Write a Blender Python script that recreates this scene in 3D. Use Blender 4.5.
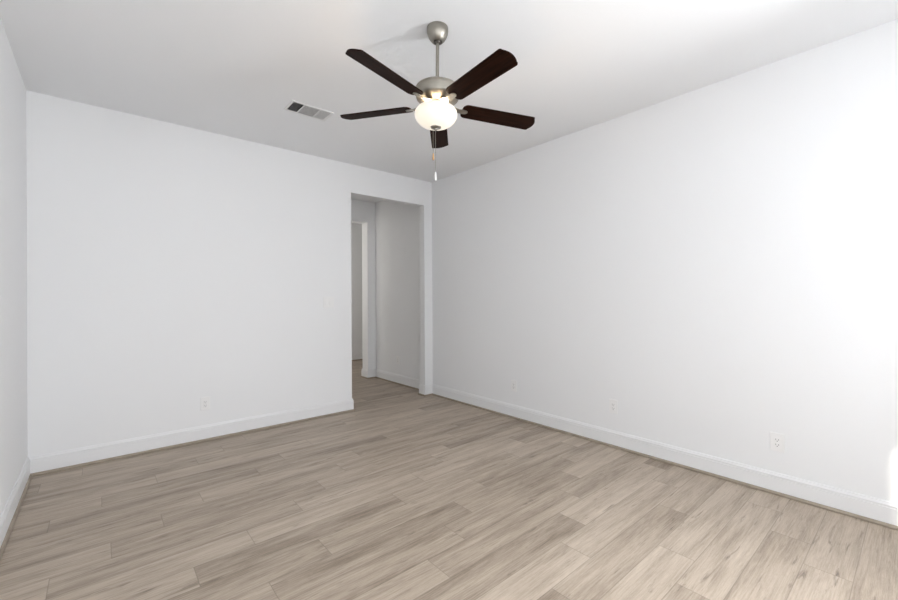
import bpy, bmesh, math, random
from mathutils import Vector, Matrix

for o in list(bpy.data.objects):
    bpy.data.objects.remove(o, do_unlink=True)
S = bpy.context.scene
COL = S.collection
PI = math.pi

# ------------------------------------------------------------------ camera
cam_d = bpy.data.cameras.new('camera')
cam = bpy.data.objects.new('camera', cam_d)
COL.objects.link(cam)
cam_d.sensor_width = 36.0
cam_d.lens = 36.0 * 407.40 / 898.0
cam_d.shift_y = -(300 - 296.709) / 898.0
cam_d.clip_start = 0.02
YAW, PITCH, ROLL = 0.7073605, 0.00082526, -0.00470164
cam.location = (0, 0, 1.25924)
cam.rotation_mode = 'XYZ'
cam.matrix_world = (Matrix.Translation(cam.location) @ Matrix.Rotation(-YAW, 4, 'Z')
                    @ Matrix.Rotation(PI / 2 + PITCH, 4, 'X') @ Matrix.Rotation(ROLL, 4, 'Z'))
S.camera = cam

# ------------------------------------------------------------------ world, sun, fill and hall lamps
W = bpy.data.worlds.new('World')
S.world = W
W.use_nodes = True
bg = W.node_tree.nodes['Background']
bg.inputs['Color'].default_value = (0.80, 0.90, 1.0, 1)
bg.inputs['Strength'].default_value = 0.4

def lamp(name, kind, energy, color, loc, direction=None, **kw):
    d = bpy.data.lights.new(name, kind)
    d.energy = energy
    d.color = color
    for k, v in kw.items():
        setattr(d, k, v)
    o = bpy.data.objects.new(name, d)
    COL.objects.link(o)
    o.location = loc
    if direction is not None:
        o.rotation_euler = Vector(direction).to_track_quat('-Z', 'Y').to_euler()
    return o

lamp('sun', 'SUN', 4.0, (1.0, 0.95, 0.86), (2, -4, 6), (0.6, 1.0, -1.68), angle=0.009)
# fill lamps added near the front wall, the second turned to the left wall
lamp('front_fill_lamp', 'AREA', 17.0, (0.965, 0.982, 1.0), (0.45, -0.98, 1.40), (0.0, 1, 0.08),
     shape='RECTANGLE', size=1.5, size_y=1.5)
lamp('left_wall_fill_lamp', 'AREA', 53.0, (0.965, 0.982, 1.0), (2.66, -0.74, 1.50), (-1.0, 0.12, 0.0),
     shape='RECTANGLE', size=0.55, size_y=1.2)
# lamps of the rooms behind the opening
lamp('far_room_daylight', 'AREA', 21.0, (1.0, 0.95, 0.88), (1.2, 6.0, 1.8), (0.75, 1, 0.25),
     shape='RECTANGLE', size=1.2, size_y=1.6)
lamp('hall_daylight', 'AREA', 1.6, (1.0, 0.95, 0.88), (0.75, 5.0, 1.9), (1, 0.1, 0.3),
     shape='RECTANGLE', size=0.9, size_y=1.6)

S.view_settings.view_transform = 'Standard'
S.view_settings.look = 'None'
S.view_settings.gamma = 1.0
S.view_settings.use_curve_mapping = False
S.view_settings.exposure = 0.36

# ------------------------------------------------------------------ materials
def mat(name, color, rough=0.5, metal=0.0, spec=0.5, emit=None, estr=0.0):
    m = bpy.data.materials.new(name)
    m.use_nodes = True
    b = m.node_tree.nodes['Principled BSDF']
    b.inputs['Base Color'].default_value = (*color, 1)
    b.inputs['Roughness'].default_value = rough
    b.inputs['Metallic'].default_value = metal
    b.inputs['Specular IOR Level'].default_value = spec
    if emit:
        b.inputs['Emission Color'].default_value = (*emit, 1)
        b.inputs['Emission Strength'].default_value = estr
    return m

def nd(m, t, **kw):
    n = m.node_tree.nodes.new(t)
    for k, v in kw.items():
        if k.startswith('i_'):
            n.inputs[int(k[2:])].default_value = v
        else:
            setattr(n, k, v)
    return n

def lk(m, a, b):
    m.node_tree.links.new(a, b)

def paint(name, color, bump=0.02, scale=160.0, rough=0.75):
    """painted plaster with a fine roller texture"""
    m = mat(name, color, rough, spec=0.25)
    b = m.node_tree.nodes['Principled BSDF']
    tc = nd(m, 'ShaderNodeTexCoord')
    n = nd(m, 'ShaderNodeTexNoise')
    n.inputs['Scale'].default_value = scale
    n.inputs['Detail'].default_value = 3
    bp = nd(m, 'ShaderNodeBump')
    bp.inputs['Strength'].default_value = bump
    bp.inputs['Distance'].default_value = 0.01
    lk(m, tc.outputs['Object'], n.inputs['Vector'])
    lk(m, n.outputs['Fac'], bp.inputs['Height'])
    lk(m, bp.outputs['Normal'], b.inputs['Normal'])
    return m

M_WALL = paint('wall_paint', (0.885, 0.893, 0.905))
M_CEIL = paint('ceiling_paint', (0.90, 0.91, 0.925), 0.05, 90)
M_TRIM = mat('trim_enamel', (0.86, 0.865, 0.875), 0.38, spec=0.4)
M_PLASTIC = mat('white_plastic', (0.90, 0.90, 0.90), 0.35)
M_SLOT = mat('slot_dark', (0.22, 0.22, 0.22), 0.6)
M_DUCT = mat('duct_dark', (0.006, 0.006, 0.006), 0.9, spec=0.1)
M_VENT = mat('vent_enamel', (0.80, 0.80, 0.80), 0.45)
M_GLOBE = mat('opal_glass', (0.50, 0.48, 0.44), 0.3, emit=(1.0, 0.90, 0.74), estr=0.55)
M_FOBW = mat('fob_wood', (0.55, 0.33, 0.14), 0.4)
M_FOBC = mat('fob_clear', (0.80, 0.80, 0.80), 0.15)

def brushed(name, color, rough):
    m = mat(name, color, rough, metal=1.0)
    b = m.node_tree.nodes['Principled BSDF']
    tc = nd(m, 'ShaderNodeTexCoord')
    mp = nd(m, 'ShaderNodeMapping')
    mp.inputs['Scale'].default_value = (60, 60, 900)
    n = nd(m, 'ShaderNodeTexNoise')
    n.inputs['Scale'].default_value = 1.0
    mr = nd(m, 'ShaderNodeMapRange')
    mr.inputs['To Min'].default_value = rough - 0.08
    mr.inputs['To Max'].default_value = rough + 0.10
    lk(m, tc.outputs['Object'], mp.inputs['Vector'])
    lk(m, mp.outputs['Vector'], n.inputs['Vector'])
    lk(m, n.outputs['Fac'], mr.inputs['Value'])
    lk(m, mr.outputs['Result'], b.inputs['Roughness'])
    return m
M_NICKEL = brushed('brushed_nickel', (0.34, 0.32, 0.28), 0.36)
M_DARKMETAL = mat('dark_collar', (0.10, 0.09, 0.08), 0.4, metal=0.8)

def walnut():
    m = mat('walnut_blade', (0.05, 0.02, 0.01), 0.5, spec=0.06)
    b = m.node_tree.nodes['Principled BSDF']
    tc = nd(m, 'ShaderNodeTexCoord')
    mp = nd(m, 'ShaderNodeMapping')
    mp.inputs['Scale'].default_value = (5, 90, 5)
    n = nd(m, 'ShaderNodeTexNoise')
    n.inputs['Scale'].default_value = 1.0
    n.inputs['Detail'].default_value = 5
    cr = nd(m, 'ShaderNodeValToRGB')
    cr.color_ramp.elements[0].position = 0.3
    cr.color_ramp.elements[0].color = (0.006, 0.0020, 0.0012, 1)
    cr.color_ramp.elements[1].position = 0.75
    cr.color_ramp.elements[1].color = (0.026, 0.0078, 0.0032, 1)
    lk(m, tc.outputs['Object'], mp.inputs['Vector'])
    lk(m, mp.outputs['Vector'], n.inputs['Vector'])
    lk(m, n.outputs['Fac'], cr.inputs['Fac'])
    lk(m, cr.outputs['Color'], b.inputs['Base Color'])
    return m
M_WALNUT = walnut()

def glass_pane():
    m = bpy.data.materials.new('window_glass')
    m.use_nodes = True
    nt = m.node_tree
    nt.nodes.remove(nt.nodes['Principled BSDF'])
    out = nt.nodes['Material Output']
    t = nd(m, 'ShaderNodeBsdfTransparent')
    g = nd(m, 'ShaderNodeBsdfGlossy')
    g.inputs['Roughness'].default_value = 0.02
    mx = nd(m, 'ShaderNodeMixShader')
    mx.inputs[0].default_value = 0.06
    lk(m, t.outputs[0], mx.inputs[1])
    lk(m, g.outputs[0], mx.inputs[2])
    lk(m, mx.outputs[0], out.inputs['Surface'])
    return m
M_GLASS = glass_pane()

def floor_material():
    """greige oak vinyl planks; UV is metres along / across each plank, 'plank' holds its random numbers"""
    m = mat('plank_floor', (0.4, 0.35, 0.3), 0.45, spec=0.35)
    b = m.node_tree.nodes['Principled BSDF']
    uv = nd(m, 'ShaderNodeUVMap', uv_map='UVMap')
    at = nd(m, 'ShaderNodeAttribute', attribute_name='plank')
    sp = nd(m, 'ShaderNodeSeparateColor')
    lk(m, at.outputs['Color'], sp.inputs[0])
    suv = nd(m, 'ShaderNodeSeparateXYZ')
    lk(m, uv.outputs['UV'], suv.inputs[0])

    def math_n(op, a, c=None, d=None):
        n = nd(m, 'ShaderNodeMath', operation=op)
        for i, v in enumerate((a, c, d)):
            if v is None:
                continue
            if isinstance(v, (int, float)):
                n.inputs[i].default_value = v
            else:
                lk(m, v, n.inputs[i])
        return n.outputs[0]

    def stretched(sx, sy, detail, rough, seedmul, dist=0.0):
        c = nd(m, 'ShaderNodeCombineXYZ')
        lk(m, math_n('MULTIPLY', suv.outputs['X'], sx), c.inputs[0])
        lk(m, math_n('MULTIPLY', suv.outputs['Y'], sy), c.inputs[1])
        lk(m, math_n('MULTIPLY', sp.outputs['Green'], seedmul), c.inputs[2])
        n = nd(m, 'ShaderNodeTexNoise')
        n.inputs['Scale'].default_value = 1.0
        n.inputs['Detail'].default_value = detail
        n.inputs['Roughness'].default_value = rough
        n.inputs['Distortion'].default_value = dist
        lk(m, c.outputs[0], n.inputs['Vector'])
        return n.outputs['Fac']
    broad = stretched(1.5, 14.0, 4.0, 0.55, 57.0, 0.25)       # long cloudy bands
    grain = stretched(5.0, 150.0, 6.0, 0.7, 91.0)     # fine fibres
    fine = stretched(45.0, 520.0, 3.0, 0.6, 33.0)           # pores
    streak = stretched(4.5, 42.0, 4.0, 0.6, 143.0, 0.6)    # dark mineral streaks
    # cathedral rings
    cw = nd(m, 'ShaderNodeCombineXYZ')
    lk(m, math_n('MULTIPLY', suv.outputs['X'], 1.3), cw.inputs[0])
    lk(m, math_n('MULTIPLY', suv.outputs['Y'], 10.0), cw.inputs[1])
    lk(m, math_n('MULTIPLY', sp.outputs['Green'], 71.0), cw.inputs[2])
    wn = nd(m, 'ShaderNodeTexNoise')
    wn.inputs['Scale'].default_value = 1.0
    wn.inputs['Detail'].default_value = 1.0
    lk(m, cw.outputs[0], wn.inputs['Vector'])
    rings = math_n('MULTIPLY_ADD', math_n('SINE', math_n('MULTIPLY', wn.outputs['Fac'], 75.0)), 0.5, 0.5)

    v = math_n('MULTIPLY', math_n('SUBTRACT', broad, 0.5), 1.2)
    v = math_n('ADD', v, math_n('MULTIPLY', math_n('SUBTRACT', grain, 0.5), 1.05))
    v = math_n('ADD', v, math_n('MULTIPLY', math_n('SUBTRACT', fine, 0.5), 0.45))
    v = math_n('ADD', v, math_n('MULTIPLY', math_n('SUBTRACT', rings, 0.5), 0.07))
    v = math_n('ADD', v, math_n('MULTIPLY', math_n('SUBTRACT', sp.outputs['Red'], 0.5), 0.42))
    v = math_n('ADD', v, 0.5)
    ramp = nd(m, 'ShaderNodeValToRGB')
    e = ramp.color_ramp.elements
    e[0].position = 0.0
    e[0].color = (0.200, 0.155, 0.116, 1)
    e[1].position = 1.0
    e[1].color = (0.60, 0.512, 0.420, 1)
    k = e.new(0.5)
    k.color = (0.422, 0.348, 0.276, 1)
    lk(m, v, ramp.inputs['Fac'])
    # streaks and little knots
    st = nd(m, 'ShaderNodeMapRange')
    st.inputs['From Min'].default_value = 0.605
    st.inputs['From Max'].default_value = 0.75
    lk(m, streak, st.inputs['Value'])
    mx = nd(m, 'ShaderNodeMix', data_type='RGBA')
    lk(m, math_n('MULTIPLY', st.outputs['Result'], 0.75), mx.inputs[0])
    lk(m, ramp.outputs['Color'], mx.inputs[6])
    mx.inputs[7].default_value = (0.13, 0.098, 0.075, 1)
    # bevelled joint lines: distance to the plank's border, kept in a second UV map
    uv2 = nd(m, 'ShaderNodeUVMap', uv_map='edge')
    s2 = nd(m, 'ShaderNodeSeparateXYZ')
    lk(m, uv2.outputs['UV'], s2.inputs[0])
    sz = nd(m, 'ShaderNodeAttribute', attribute_name='plank_size')
    s3 = nd(m, 'ShaderNodeSeparateXYZ')
    lk(m, sz.outputs['Vector'], s3.inputs[0])
    dx = math_n('MINIMUM', s2.outputs['X'], math_n('SUBTRACT', s3.outputs['X'], s2.outputs['X']))
    dy = math_n('MINIMUM', s2.outputs['Y'], math_n('SUBTRACT', s3.outputs['Y'], s2.outputs['Y']))
    d = math_n('MINIMUM', dx, dy)
    jr = nd(m, 'ShaderNodeMapRange')
    jr.inputs['From Min'].default_value = 0.0008
    jr.inputs['From Max'].default_value = 0.0026
    jr.inputs['To Min'].default_value = 0.38
    jr.inputs['To Max'].default_value = 0.0
    lk(m, d, jr.inputs['Value'])
    mj = nd(m, 'ShaderNodeMix', data_type='RGBA')
    lk(m, jr.outputs['Result'], mj.inputs[0])
    lk(m, mx.outputs[2], mj.inputs[6])
    mj.inputs[7].default_value = (0.10, 0.08, 0.062, 1)
    lk(m, mj.outputs[2], b.inputs['Base Color'])
    bp = nd(m, 'ShaderNodeBump')
    bp.inputs['Strength'].default_value = 0.12
    bp.inputs['Distance'].default_value = 0.002
    lk(m, v, bp.inputs['Height'])
    lk(m, bp.outputs['Normal'], b.inputs['Normal'])
    return m
M_FLOOR = floor_material()

def shoe_material():
    m = mat('wood_shoe', (0.30, 0.25, 0.20), 0.5, spec=0.3)
    b = m.node_tree.nodes['Principled BSDF']
    tc = nd(m, 'ShaderNodeTexCoord')
    n = nd(m, 'ShaderNodeTexNoise')
    n.inputs['Scale'].default_value = 14
    cr = nd(m, 'ShaderNodeValToRGB')
    cr.color_ramp.elements[0].color = (0.27, 0.225, 0.175, 1)
    cr.color_ramp.elements[1].color = (0.42, 0.36, 0.29, 1)
    lk(m, tc.outputs['Object'], n.inputs['Vector'])
    lk(m, n.outputs['Fac'], cr.inputs['Fac'])
    lk(m, cr.outputs['Color'], b.inputs['Base Color'])
    return m
M_SHOE = shoe_material()

# ------------------------------------------------------------------ mesh helpers
def obj(name, bm, m, parent=None, loc=(0, 0, 0), smooth=False, angle=40):
    bmesh.ops.recalc_face_normals(bm, faces=bm.faces)
    me = bpy.data.meshes.new(name)
    bm.to_mesh(me)
    bm.free()
    if smooth:
        for p in me.polygons:
            p.use_smooth = True
        try:
            me.set_sharp_from_angle(angle=math.radians(angle))
        except Exception:
            pass
    me.materials.append(m)
    o = bpy.data.objects.new(name, me)
    COL.objects.link(o)
    o.location = loc
    if parent:
        o.parent = parent
    return o

def struct(name, bm, m, parent=None, **kw):
    o = obj(name, bm, m, parent, **kw)
    o['kind'] = 'structure'
    return o

def box(bm, a, b, bevel=0.0):
    v = [bm.verts.new((x, y, z)) for x in (a[0], b[0]) for y in (a[1], b[1]) for z in (a[2], b[2])]
    fs = [(0, 1, 3, 2), (4, 6, 7, 5), (0, 4, 5, 1), (2, 3, 7, 6), (0, 2, 6, 4), (1, 5, 7, 3)]
    faces = [bm.faces.new([v[i] for i in f]) for f in fs]
    if bevel:
        es = list({e for f in faces for e in f.edges})
        bmesh.ops.bevel(bm, geom=es, offset=bevel, segments=2, profile=0.5, affect='EDGES')
    return bm

def boxes(*bs):
    bm = bmesh.new()
    for b in bs:
        box(bm, *b)
    return bm

def lathe(bm, prof, n=48, c=(0, 0)):
    rings = []
    for r, z in prof:
        if r < 1e-6:
            rings.append([bm.verts.new((c[0], c[1], z))])
        else:
            rings.append([bm.verts.new((c[0] + r * math.cos(2 * PI * i / n), c[1] + r * math.sin(2 * PI * i / n), z))
                          for i in range(n)])
    for a, b in zip(rings, rings[1:]):
        for i in range(n):
            j = (i + 1) % n
            if len(a) == 1 and len(b) == 1:
                continue
            if len(a) == 1:
                bm.faces.new((a[0], b[i], b[j]))
            elif len(b) == 1:
                bm.faces.new((a[i], a[j], b[0]))
            else:
                bm.faces.new((a[i], a[j], b[j], b[i]))
    return bm

def sweep(path, prof):
    """profile (offset to the right of the path, height) swept along a floor polyline with mitred corners"""
    bm = bmesh.new()
    P = [Vector(p) for p in path]
    rows = []
    for i, p in enumerate(P):
        d0 = (p - P[i - 1]).normalized() if i else None
        d1 = (P[i + 1] - p).normalized() if i < len(P) - 1 else None
        if d0 is None:
            d0 = d1
        if d1 is None:
            d1 = d0
        n0 = Vector((d0.y, -d0.x))
        n1 = Vector((d1.y, -d1.x))
        nn = (n0 + n1)
        nn = nn / max(1e-6, nn.dot(n0))
        rows.append([bm.verts.new((p.x + nn.x * o, p.y + nn.y * o, z)) for o, z in prof])
    k = len(prof)
    for a, b in zip(rows, rows[1:]):
        for i in range(k):
            j = (i + 1) % k
            bm.faces.new((a[i], a[j], b[j], b[i]))
    bm.faces.new(rows[0])
    bm.faces.new(rows[-1][::-1])
    return bm

# ------------------------------------------------------------------ the room
H = 2.743
XL, XR, YB, YF = -0.3977, 3.2601, 4.1477, -1.0
T = 0.100
OX0, OX1, OZ = 2.1195, 3.1385, 2.428          # opening in the back wall
HX = 3.287                                  # right wall of the hall
SY, SX, SZ = 5.617, 3.146, 2.42              # far passage of the hall
FY = 7.41                                   # wall of the far room
HL = 0.6                                    # left end of hall and far room
FX = 5.0

# floor: individual planks, long side along x
random.seed(11)
W0, PW, PL = 0.2105, 0.1684, 1.085
offs = {-3: 0.95, -2: 0.62, -1: 0.10, 0: 0.343, 1: 0.565, 2: 0.838, 3: 1.065, 4: 0.40, 5: 0.713, 6: 0.947, 7: 0.112,
        8: 0.359, 9: 0.571, 10: 0.866, 11: 0.336, 12: 0.606, 13: 0.915, 14: 0.045, 15: 0.272, 16: 0.489,
        17: 0.871, 18: 0.010, 19: 0.30, 20: 0.57, 21: 0.78, 22: 0.989}
tones = {(0, 2.5): 0.80, (3, 2.1): 0.82, (5, 1.7): 0.85, (6, 2.0): 0.12, (2, 2.9): 0.72, (4, 1.6): 0.40,
         (7, 2.2): 0.35, (1, 2.7): 0.45, (0, 2.6): 0.55, (5, 1.9): 0.72, (6, 2.2): 0.75}
bm = bmesh.new()
uvl = bm.loops.layers.uv.new('UVMap')
uve = bm.loops.layers.uv.new('edge')
cl = bm.faces.layers.float_vector.new('plank_size')
pc = bm.loops.layers.float_color.new('plank')
fx0, fx1, fy0, fy1 = -0.6, FX + 0.1, -1.2, FY + 0.1
for k in range(-10, 46):
    y0, y1 = W0 + k * PW, W0 + (k + 1) * PW
    if y1 < fy0 or y0 > fy1:
        continue
    off = offs.get(k, random.uniform(0, PL)) - 0.009
    n0 = math.floor((fx0 - off) / PL)
    for q in range(n0, n0 + 8):
        x0, x1 = off + q * PL, off + (q + 1) * PL
        a, b_ = max(x0, fx0), min(x1, fx1)
        c, d = max(y0, fy0), min(y1, fy1)
        if b_ - a < 0.005 or d - c < 0.005:
            continue
        tone = min(1, max(0, random.gauss(0.5, 0.2)))
        for (tk, tx), tv in tones.items():
            if tk == k and a < tx < b_:
                tone = tv
        seed = random.random()
        f = bm.faces.new([bm.verts.new((x, y, 0)) for x, y in ((a, c), (b_, c), (b_, d), (a, d))])
        f[cl] = (x1 - x0, y1 - y0, 0)
        for l in f.loops:
            l[uvl].uv = (l.vert.co.x + 37 * seed, l.vert.co.y + 11 * seed)
            l[uve].uv = (l.vert.co.x - x0, l.vert.co.y - y0)
            l[pc] = (tone, seed, random.random() * 0 + 0.5, 1)
floor = struct('floor', bm, M_FLOOR)
# the subfloor slab gives it thickness
struct('floor_slab', boxes(((fx0, fy0, -0.12), (fx1, fy1, -0.004))), M_DUCT)

struct('ceiling', boxes(((XL - 0.15, YF - 0.1, H), (XR + 0.15, YB + T, H + 0.1))), M_CEIL)
struct('ceiling_hall', boxes(((HL - 0.1, YB + T, H), (FX + 0.1, FY + 0.1, H + 0.1))), M_CEIL)
struct('wall_left', boxes(((XL - 0.12, YF - 0.1, 0), (XL, YB + T, H))), M_WALL)
struct('wall_right', boxes(((XR, YF - 0.1, 0), (XR + 0.12, YB, H))), M_WALL)
def wall_with_opening(x0, x1, y0, y1, ox0, ox1, oz0, oz1):
    """one solid wall with a rectangular hole"""
    bs = [((x0, y0, 0), (ox0, y1, H)), ((ox1, y0, 0), (x1, y1, H)), ((ox0, y0, oz1), (ox1, y1, H))]
    if oz0 > 0:
        bs.append(((ox0, y0, 0), (ox1, y1, oz0)))
    b = boxes(*bs)
    return b
struct('wall_back', wall_with_opening(XL, XR + 0.12, YB, YB + T, OX0, OX1, 0, OZ), M_WALL)
# hall behind the opening
struct('wall_hall_right', boxes(((HX, YB + T, 0), (HX + 0.12, SY, H))), M_WALL)
struct('wall_hall_far', boxes(((SX, SY, 0), (FX, SY + 0.175, H)), ((HL, SY, SZ), (SX, SY + 0.175, H)),
                              ((HL, SY, 0), (HL + 1.2, SY + 0.175, SZ))), M_WALL)
struct('wall_hall_left', boxes(((HL - 0.1, YB + T, 0), (HL, FY, H))), M_WALL)
struct('wall_far_room', boxes(((HL - 0.1, FY, 0), (FX, FY + 0.1, H))), M_WALL)
struct('wall_far_right', boxes(((FX, SY, 0), (FX + 0.1, FY + 0.1, H))), M_WALL)

# front wall behind the camera; its two unseen windows are shaped for the light
W1 = (2.5046, 3.20, 1.55, 2.47)
W2 = (-0.32, 1.22, 0.60, 2.25)  # second opening, added as a source for the fill light
b = boxes(((XL, YF - 0.1, 0), (W2[0], YF, H)), ((W2[1], YF - 0.1, 0), (W1[0], YF, H)), ((W1[1], YF - 0.1, 0), (XR, YF, H)))
for w in (W1, W2):
    box(b, (w[0], YF - 0.1, 0), (w[1], YF, w[2]))
    box(b, (w[0], YF - 0.1, w[3]), (w[1], YF, H))
struct('wall_front', b, M_WALL)
for i, w in enumerate((W1, W2)):
    f = 0.018
    y0, y1 = YF - 0.098, YF - 0.070
    fr = boxes(((w[0], y0, w[2]), (w[0] + f, y1, w[3])), ((w[1] - f, y0, w[2]), (w[1], y1, w[3])),
               ((w[0] + f, y0, w[2]), (w[1] - f, y1, w[2] + f)), ((w[0] + f, y0, w[3] - f), (w[1] - f, y1, w[3])))
    wo = struct('window_%d' % (i + 1), fr, M_TRIM)
    pane = obj('pane', boxes(((w[0] + f, YF - 0.088, w[2] + f), (w[1] - f, YF - 0.084, w[3] - f))), M_GLASS, wo)
    if i == 1:   # closed roller shade, added to keep the sun out
        obj('added_shade', boxes(((w[0] + 0.004, YF - 0.05, w[2] + 0.004), (w[1] - 0.004, YF - 0.045, w[3] - 0.004))), M_PLASTIC, wo)

# baseboards and wood quarter-round shoe
BASE = [(0, 0), (0.0135, 0), (0.0135, 0.1045), (0.0095, 0.1055), (0.0095, 0.1095), (0.0125, 0.1105), (0.0125, 0.118), (0.0085, 0.126), (0.0065, 0.135), (0, 0.135)]
R = 0.0145
SHOE = [(0.013, 0.0), (0.013 + R - 0.005, 0.0), (0.013 + R - 0.004, 0.0025)] + [(0.013 + R * math.cos(a), 0.003 + 0.0165 * math.sin(a))
        for a in [i * PI / 2 / 6 for i in range(7)]]
paths = {
    'left': [(XL, YF), (XL, YB)],
    'back': [(XL, YB), (OX0, YB), (OX0, YB + T), (HL, YB + T)],
    'hall': [(FX, SY + 0.175), (SX, SY + 0.175), (SX, SY), (HX, SY), (HX, YB + T), (OX1, YB + T), (OX1, YB), (XR, YB)],
    'right': [(XR, YB), (XR, YF)],
    'far': [(HL, FY), (FX, FY)],
    'front': [(XR, YF), (XL, YF)],
}
for i, (k, p) in enumerate(paths.items()):
    struct('baseboard_' + k, sweep(p, BASE), M_TRIM)
    struct('trim_%d' % (i + 1), sweep(p, SHOE), M_SHOE)

# ------------------------------------------------------------------ things
def thing(name, label, cat, loc=(0, 0, 0), group=None):
    o = bpy.data.objects.new(name, None)
    o.empty_display_size = 0.05
    COL.objects.link(o)
    o.location = loc
    o['label'] = label
    o['category'] = cat
    if group:
        o['group'] = group
    return o

# ---- ceiling fan ----
FXc, FYc = 1.4162, 1.7430
fan = thing('ceiling_fan', 'brushed nickel ceiling fan with five dark walnut blades and a lit glass bowl', 'ceiling fan', (FXc, FYc, H))
def fz(z):
    return z - H + 0.0116
LEAN = Vector((math.cos(YAW), -math.sin(YAW), 0)) * -0.010     # the fan hangs a little out of plumb
# canopy
obj('canopy', lathe(bmesh.new(), [(0.0, 0.0), (0.0575, 0.0), (0.059, -0.004), (0.059, -0.020), (0.0565, -0.036),
    (0.050, -0.053), (0.040, -0.068), (0.030, -0.078), (0.026, -0.080), (0.024, -0.077), (0.022, -0.066), (0.0, -0.066)]),
    M_NICKEL, fan, smooth=True)
obj('hanger_ball', lathe(bmesh.new(), [(0.0, -0.062), (0.016, -0.064), (0.0205, -0.072), (0.0205, -0.080), (0.0165, -0.087), (0.0105, -0.090), (0, -0.090)], 24),
    M_DARKMETAL, fan, smooth=True)
rod = obj('downrod', lathe(bmesh.new(), [(0.0, -0.07), (0.0095, -0.07), (0.0095, fz(2.40)), (0.0, fz(2.40))], 24), M_NICKEL, fan, smooth=True)
for v in rod.data.vertices:
    if v.co.z < -0.2:
        v.co += LEAN * 0.35
colr = obj('rod_collar', lathe(bmesh.new(), [(0.0095, fz(2.437)), (0.017, fz(2.435)), (0.019, fz(2.41)), (0.021, fz(2.398)), (0.0, fz(2.398))], 24), M_NICKEL, fan, smooth=True)
# everything below hangs with the slight lean the photograph shows
TX, TY = 0.0439, -0.0195
nz = Vector((TX, TY, 1)).normalized()
tilt = Vector((0, 0, 1)).rotation_difference(nz)
pivot = Vector((0, 0, fz(2.3007))) + LEAN
def lean(o, k=1.0, shift=1.0):
    q = tilt if k == 1.0 else Vector((0, 0, 1)).rotation_difference(Vector((TX * k, TY * k, 1)).normalized())
    c = Vector((0, 0, pivot.z))
    Mx = Matrix.Translation(c) @ q.to_matrix().to_4x4() @ Matrix.Translation(-c)
    o.data.transform(Matrix.Translation(LEAN * shift) @ Mx)
mot = obj('motor_housing', lathe(bmesh.new(), [(0.0, fz(2.408)), (0.060, fz(2.408)), (0.108, fz(2.405)), (0.116, fz(2.401)), (0.1195, fz(2.396)), (0.1195, fz(2.391)), (0.1175, fz(2.389)),
    (0.1175, fz(2.345)), (0.1155, fz(2.340)), (0.108, fz(2.334)), (0.070, fz(2.316)), (0.060, fz(2.312)), (0.0, fz(2.312))], 64), M_NICKEL, fan, smooth=True, angle=30)
lean(colr, 0.0, 0.35)
lean(mot, 0.5, 0.35)
# blades with pitched, cambered boards, square-ish tips and rounded roots
PIT = -0.21973
PH0 = 3.35911
def blade_outline():
    w0, w1 = 0.0525, 0.0575       # half widths at root and tip
    r0, r1 = 0.150, 0.599
    pts = []
    n = 8
    rc = 0.030
    for i in range(n + 1):       # rounded root, upper corner then along
        a = PI + (PI / 2) * i / n
        pts.append((r0 + rc + rc * math.cos(a), -w0 + rc + rc * math.sin(a)))
    ct = 0.012
    # tip: bowed end with small corner radii
    for i in range(n + 1):
        a = -PI / 2 + (PI / 2) * i / n
        pts.append((r1 - 0.016 - ct + ct * math.cos(a), -w1 + ct + ct * math.sin(a)))
    for i in range(1, 8):
        t = -1 + 2 * i / 8
        pts.append((r1 - 0.016 * t * t, t * (w1 - ct)))
    for i in range(n + 1):
        a = (PI / 2) * i / n
        pts.append((r1 - 0.016 - ct + ct * math.cos(a), w1 - ct + ct * math.sin(a)))
    for i in range(n + 1):
        a = PI / 2 + (PI / 2) * i / n
        pts.append((r0 + rc + rc * math.cos(a), w0 - rc + rc * math.sin(a)))
    return pts
def prism(bm, pts, z0, z1):
    lo = [bm.verts.new((x, y, z0)) for x, y in pts]
    hi = [bm.verts.new((x, y, z1)) for x, y in pts]
    bm.faces.new(lo[::-1])
    bm.faces.new(hi)
    n = len(pts)
    for i in range(n):
        j = (i + 1) % n
        bm.faces.new((lo[i], lo[j], hi[j], hi[i]))
    return bm
def iron_outline():
    """blade iron seen from below: waisted arm, spread pad with round end"""
    half = [(0.055, 0.026), (0.080, 0.019), (0.108, 0.0140), (0.132, 0.0140), (0.152, 0.0165), (0.168, 0.0160), (0.178, 0.0115), (0.183, 0.0055)]
    return half + [(0.184, 0.0)] + [(x, -y) for x, y in half[::-1]]
blade_mesh = prism(bmesh.new(), blade_outline(), -0.003, 0.003)
bo = obj('blade', blade_mesh, M_WALNUT)
iron_bm = prism(bmesh.new(), iron_outline(), -0.0075, -0.0032)
bmesh.ops.bevel(iron_bm, geom=[e for e in iron_bm.edges if abs(e.verts[0].co.z - e.verts[1].co.z) < 1e-6], offset=0.0012, segments=2, affect='EDGES')
for v in iron_bm.verts:          # the arm rises to the motor's underside
    t = max(0.0, min(1.0, (0.135 - v.co.x) / 0.07))
    v.co.z += 0.012 * t * t * (3 - 2 * t)
io = obj('blade_iron', iron_bm, M_NICKEL, smooth=True, angle=50)
SCREWS = ((0.152, 0.0085), (0.152, -0.0085), (0.172, 0.0))
so = obj('screw', lathe(bmesh.new(), [(0.0, -0.0098), (0.0028, -0.0092), (0.0036, -0.0074), (0.0, -0.0074)], 12), M_NICKEL, smooth=True)
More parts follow.
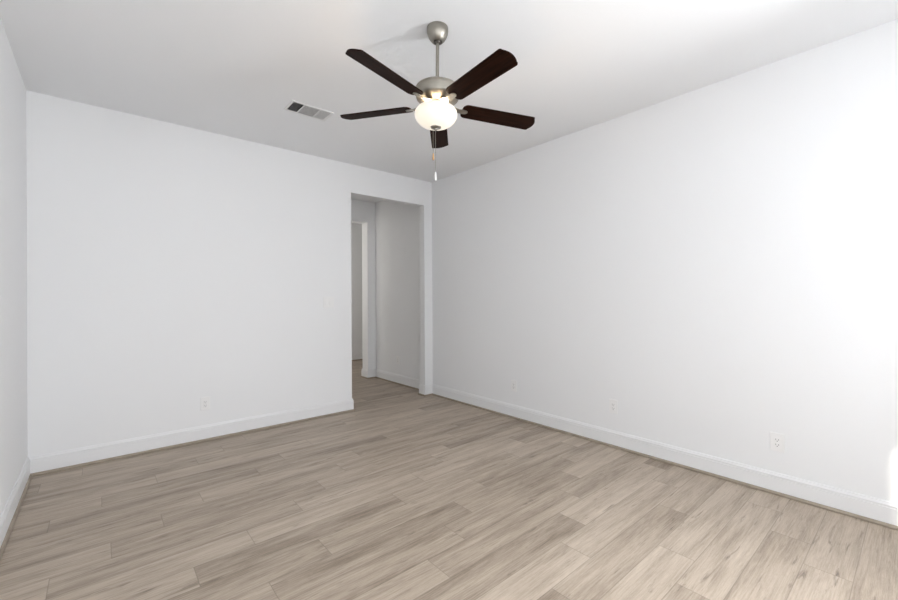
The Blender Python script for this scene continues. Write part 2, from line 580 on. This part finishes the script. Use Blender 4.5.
for k in range(5):
    a = PH0 - k * 2 * PI / 5
    e1 = (Vector((1, 0, 0)) - nz * nz.x).normalized()
    e2 = nz.cross(e1)
    d = e1 * math.cos(a) + e2 * math.sin(a)
    n_ = -e1 * math.sin(a) + e2 * math.cos(a)
    yv = n_ * math.cos(PIT) + nz * math.sin(PIT)
    zv = d.cross(yv)
    Mx = Matrix(((d.x, yv.x, zv.x, pivot.x), (d.y, yv.y, zv.y, pivot.y), (d.z, yv.z, zv.z, pivot.z), (0, 0, 0, 1)))
    bk = bo if k == 0 else bo.copy()
    ik = io if k == 0 else io.copy()
    if k:
        for o in (bk, ik):
            COL.objects.link(o)
    bk.parent = fan
    bk.matrix_local = Mx
    ik.parent = bk
    ik.matrix_local = Matrix.Identity(4)
    for j, (x, y) in enumerate(SCREWS):
        sk = so if k == 0 and j == 0 else so.copy()
        if sk is not so:
            COL.objects.link(sk)
        sk.parent = ik
        sk.matrix_local = Matrix.Translation((x, y, 0))
# light kit
fit = obj('light_fitter', lathe(bmesh.new(), [(0.0, fz(2.312)), (0.050, fz(2.312)), (0.052, fz(2.306)), (0.046, fz(2.300)), (0.040, fz(2.297)), (0.040, fz(2.290)),
    (0.046, fz(2.288)), (0.046, fz(2.284)), (0.0, fz(2.284))], 40), M_NICKEL, fan, smooth=True, angle=35)
bowl_out = [(0.086, fz(2.2905)), (0.094, fz(2.2885)), (0.106, fz(2.280)), (0.1145, fz(2.268)), (0.1175, fz(2.254)), (0.115, fz(2.239)), (0.107, fz(2.223)),
            (0.094, fz(2.208)), (0.076, fz(2.196)), (0.054, fz(2.188)), (0.030, fz(2.1845)), (0.0, fz(2.184))]
bowl_in = [(max(0.0, r - 0.004), z + 0.004 * (1 - r / 0.12)) for r, z in bowl_out][::-1]
bowl_in[-1] = (0.083, fz(2.289))
glass = obj('glass_bowl', lathe(bmesh.new(), bowl_out[::-1][:] + [(0.083, fz(2.289))] + bowl_in[::-1][1:], 64), M_GLOBE, fan, smooth=True, angle=60)
lean(glass, 0.35)
fin = obj('finial', lathe(bmesh.new(), [(0.0, fz(2.187)), (0.030, fz(2.1855)), (0.0285, fz(2.181)), (0.020, fz(2.177)), (0.011, fz(2.174)), (0.009, fz(2.169)), (0.0065, fz(2.166)), (0.0, fz(2.165))], 32),
    M_NICKEL, fan, smooth=True)
lean(fin, 0.35)
stem = obj('fitter_stem', lathe(bmesh.new(), [(0.0, fz(2.286)), (0.006, fz(2.286)), (0.006, fz(2.186)), (0.0, fz(2.186))], 12), M_NICKEL, fan, smooth=True)
for i in range(3):
    a = 0.6 + i * 2 * PI / 3
    l = lamp('fan_bulb', 'POINT', 2.6, (1.0, 0.74, 0.50), (FXc + LEAN.x + 0.056 * math.cos(a), FYc + LEAN.y + 0.056 * math.sin(a), 2.294), shadow_soft_size=0.014)
lean(fit, 0.35, 0.8)
lean(stem, 0.35)
# pull chains: fine bead chain plus a pull fob
Rv = Vector((math.cos(YAW), -math.sin(YAW)))
def chain(off, ztop, zbot, fob_h, fob_r, fm, label):
    x, y = off
    bmc = bmesh.new()
    lathe(bmc, [(0.0, ztop), (0.0011, ztop), (0.0011, zbot + fob_h), (0.0, zbot + fob_h)], 8, (x, y))
    z = ztop
    while z > zbot + fob_h:
        lathe(bmc, [(0, z + 0.0016), (0.0016, z), (0, z - 0.0016)], 6, (x, y))
        z -= 0.006
    c = obj('pull_chain', bmc, M_NICKEL, fan, smooth=True)
    h = fob_h
    f = obj('pull_fob', lathe(bmesh.new(), [(0.0, zbot + h), (fob_r * 0.45, zbot + h * 0.97), (fob_r * 0.7, zbot + h * 0.8), (fob_r, zbot + h * 0.3),
        (fob_r * 0.9, zbot + h * 0.08), (0.0, zbot)], 16, (x, y)), fm, c, smooth=True)
    f['label'] = label
c1 = Rv * -0.0265
c2 = Rv * -0.0135
chain((c1.x - 0.003, c1.y - 0.003), fz(2.181), fz(2.000), 0.040, 0.0055, M_FOBW, 'light brown wooden pull fob')
chain((c2.x - 0.006, c2.y - 0.006), fz(2.172), fz(1.885), 0.052, 0.0060, M_FOBC, 'clear pull fob')

# ---- ceiling register ----
VX0, VX1, VY0, VY1 = 1.097, 1.430, 3.080, 3.270
vent = thing('ceiling_vent', 'white rectangular ceiling air register with one dark louvre bank', 'vent', ((VX0 + VX1) / 2, (VY0 + VY1) / 2, H))
vcx, vcy = vent.location.x, vent.location.y
secs = [(1.113, 1.192), (1.199, 1.322), (1.329, 1.412)]
vy0, vy1 = 3.095, 3.254
zt, zb = -0.0003, -0.0055
fr = bmesh.new()
box(fr, (VX0 - vcx, VY0 - vcy, zb), (VX1 - vcx, vy0 - vcy, zt))
box(fr, (VX0 - vcx, vy1 - vcy, zb), (VX1 - vcx, VY1 - vcy, zt))
xs = [VX0] + [s for t in secs for s in t] + [VX1]
for i in range(0, len(xs), 2):
    box(fr, (xs[i] - vcx, vy0 - vcy, zb), (xs[i + 1] - vcx, vy1 - vcy, zt))
bmesh.ops.remove_doubles(fr, verts=fr.verts, dist=1e-5)
obj('frame', fr, M_VENT, vent)
obj('duct_shade', boxes(((secs[0][0] - vcx, vy0 - vcy, -0.0015), (secs[2][1] - vcx, vy1 - vcy, -0.0005))), M_DUCT, vent)  # flat black sheet, coloured for the shade inside the duct
def louvre(q, th):
    lb = bmesh.new()
    lo = [lb.verts.new(c) for c in q]
    hi = [lb.verts.new((c[0] + th[0], c[1] + th[1], c[2] + th[2])) for c in q]
    lb.faces.new(lo)
    lb.faces.new(hi[::-1])
    for i in range(4):
        lb.faces.new((lo[i], lo[(i + 1) % 4], hi[(i + 1) % 4], hi[i]))
    obj('louvre', lb, M_VENT, vent)
ya, yb = vy0 - vcy, vy1 - vcy
for si, (x0, x1) in enumerate(secs):
    x0 -= vcx
    x1 -= vcx
    if si == 1:                      # louvres along x, tipped away from the back wall
        y = ya + 0.003
        while y < yb - 0.008:
            louvre([(x0, y, -0.0030), (x1, y, -0.0030), (x1, y + 0.0036, -0.0041), (x0, y + 0.0036, -0.0041)], (0, -0.0006, -0.0008))
            y += 0.0125
    else:                            # louvres along y; one looks between those of the first bank
        w, zl = (0.0006, -0.0030) if si == 0 else (0.0095, -0.0022)
        x = x0 + 0.003
        while x < x1 - 0.006:
            louvre([(x, ya, -0.0048), (x, yb, -0.0048), (x + w, yb, zl), (x + w, ya, zl)], (0.0007, 0, -0.0006))
            x += 0.0118

# ---- wall plates: built facing -y, then turned ----
def plate_bm(w, h, holes):
    bm = bmesh.new()
    box(bm, (-w / 2, -0.0055, -h / 2), (w / 2, 0, h / 2), 0.0018)
    return bm
def outlet(label, loc, rz, group=None):
    t = thing('wall_outlet', label, 'outlet', loc, group)
    t.rotation_euler.z = rz
    obj('cover_plate', plate_bm(0.072, 0.116, None), M_PLASTIC, t)
    r = bmesh.new()
    box(r, (-0.0165, -0.0075, -0.033), (0.0165, -0.005, 0.033), 0.0008)
    rc = obj('receptacle', r, M_PLASTIC, t)
    for zc in (0.018, -0.014):
        for sx, h in ((-0.00725, 0.0045), (0.00725, 0.0040)):
            obj('slot', boxes(((sx - 0.00125, -0.0079, zc - 0.004), (sx + 0.00125, -0.0070, zc - 0.004 + 2 * h))), M_SLOT, rc)
        obj('ground_hole', boxes(((-0.0025, -0.0079, zc - 0.0125), (0.0025, -0.0070, zc - 0.0075))), M_SLOT, rc)
    for zc in (0.048, -0.048):
        obj('plate_screw', box(bmesh.new(), (-0.0025, -0.0062, zc - 0.0025), (0.0025, -0.0050, zc + 0.0025), 0.0004), M_PLASTIC, t)
    return t
outlet('white outlet on the wall left of the doorway', (0.701, YB, 0.326), 0)
outlet('white outlet on the long right wall, nearest to the doorway corner', (XR, 2.780, 0.335), -PI / 2)
outlet('white outlet midway along the long right wall', (XR, 1.700, 0.337), -PI / 2)
outlet('white outlet on the long right wall, nearest to the sunlit patch', (XR, 0.6135, 0.329), -PI / 2)
outlet('small white outlet on the shaded hall wall seen through the doorway', (HX, 4.99, 0.345), -PI / 2)

sw = thing('light_switch', 'white double light switch plate left of the doorway', 'light switch', (1.8515, YB, 1.209))
obj('cover_plate', plate_bm(0.118, 0.116, None), M_PLASTIC, sw)
for dx in (-0.0235, 0.0235):
    r = bmesh.new()
    v = [(-0.0165, -0.033), (0.0165, -0.033), (0.0165, 0.033), (-0.0165, 0.033)]
    lo = [r.verts.new((dx + x, -0.0045, z)) for x, z in v]
    hi = [r.verts.new((dx + x * 0.97, -0.0100 if z < 0 else -0.0062, z * 0.98)) for x, z in v]
    r.faces.new(lo); r.faces.new(hi[::-1])
    for i in range(4):
        r.faces.new((lo[i], lo[(i + 1) % 4], hi[(i + 1) % 4], hi[i]))
    obj('rocker', r, M_PLASTIC, sw)
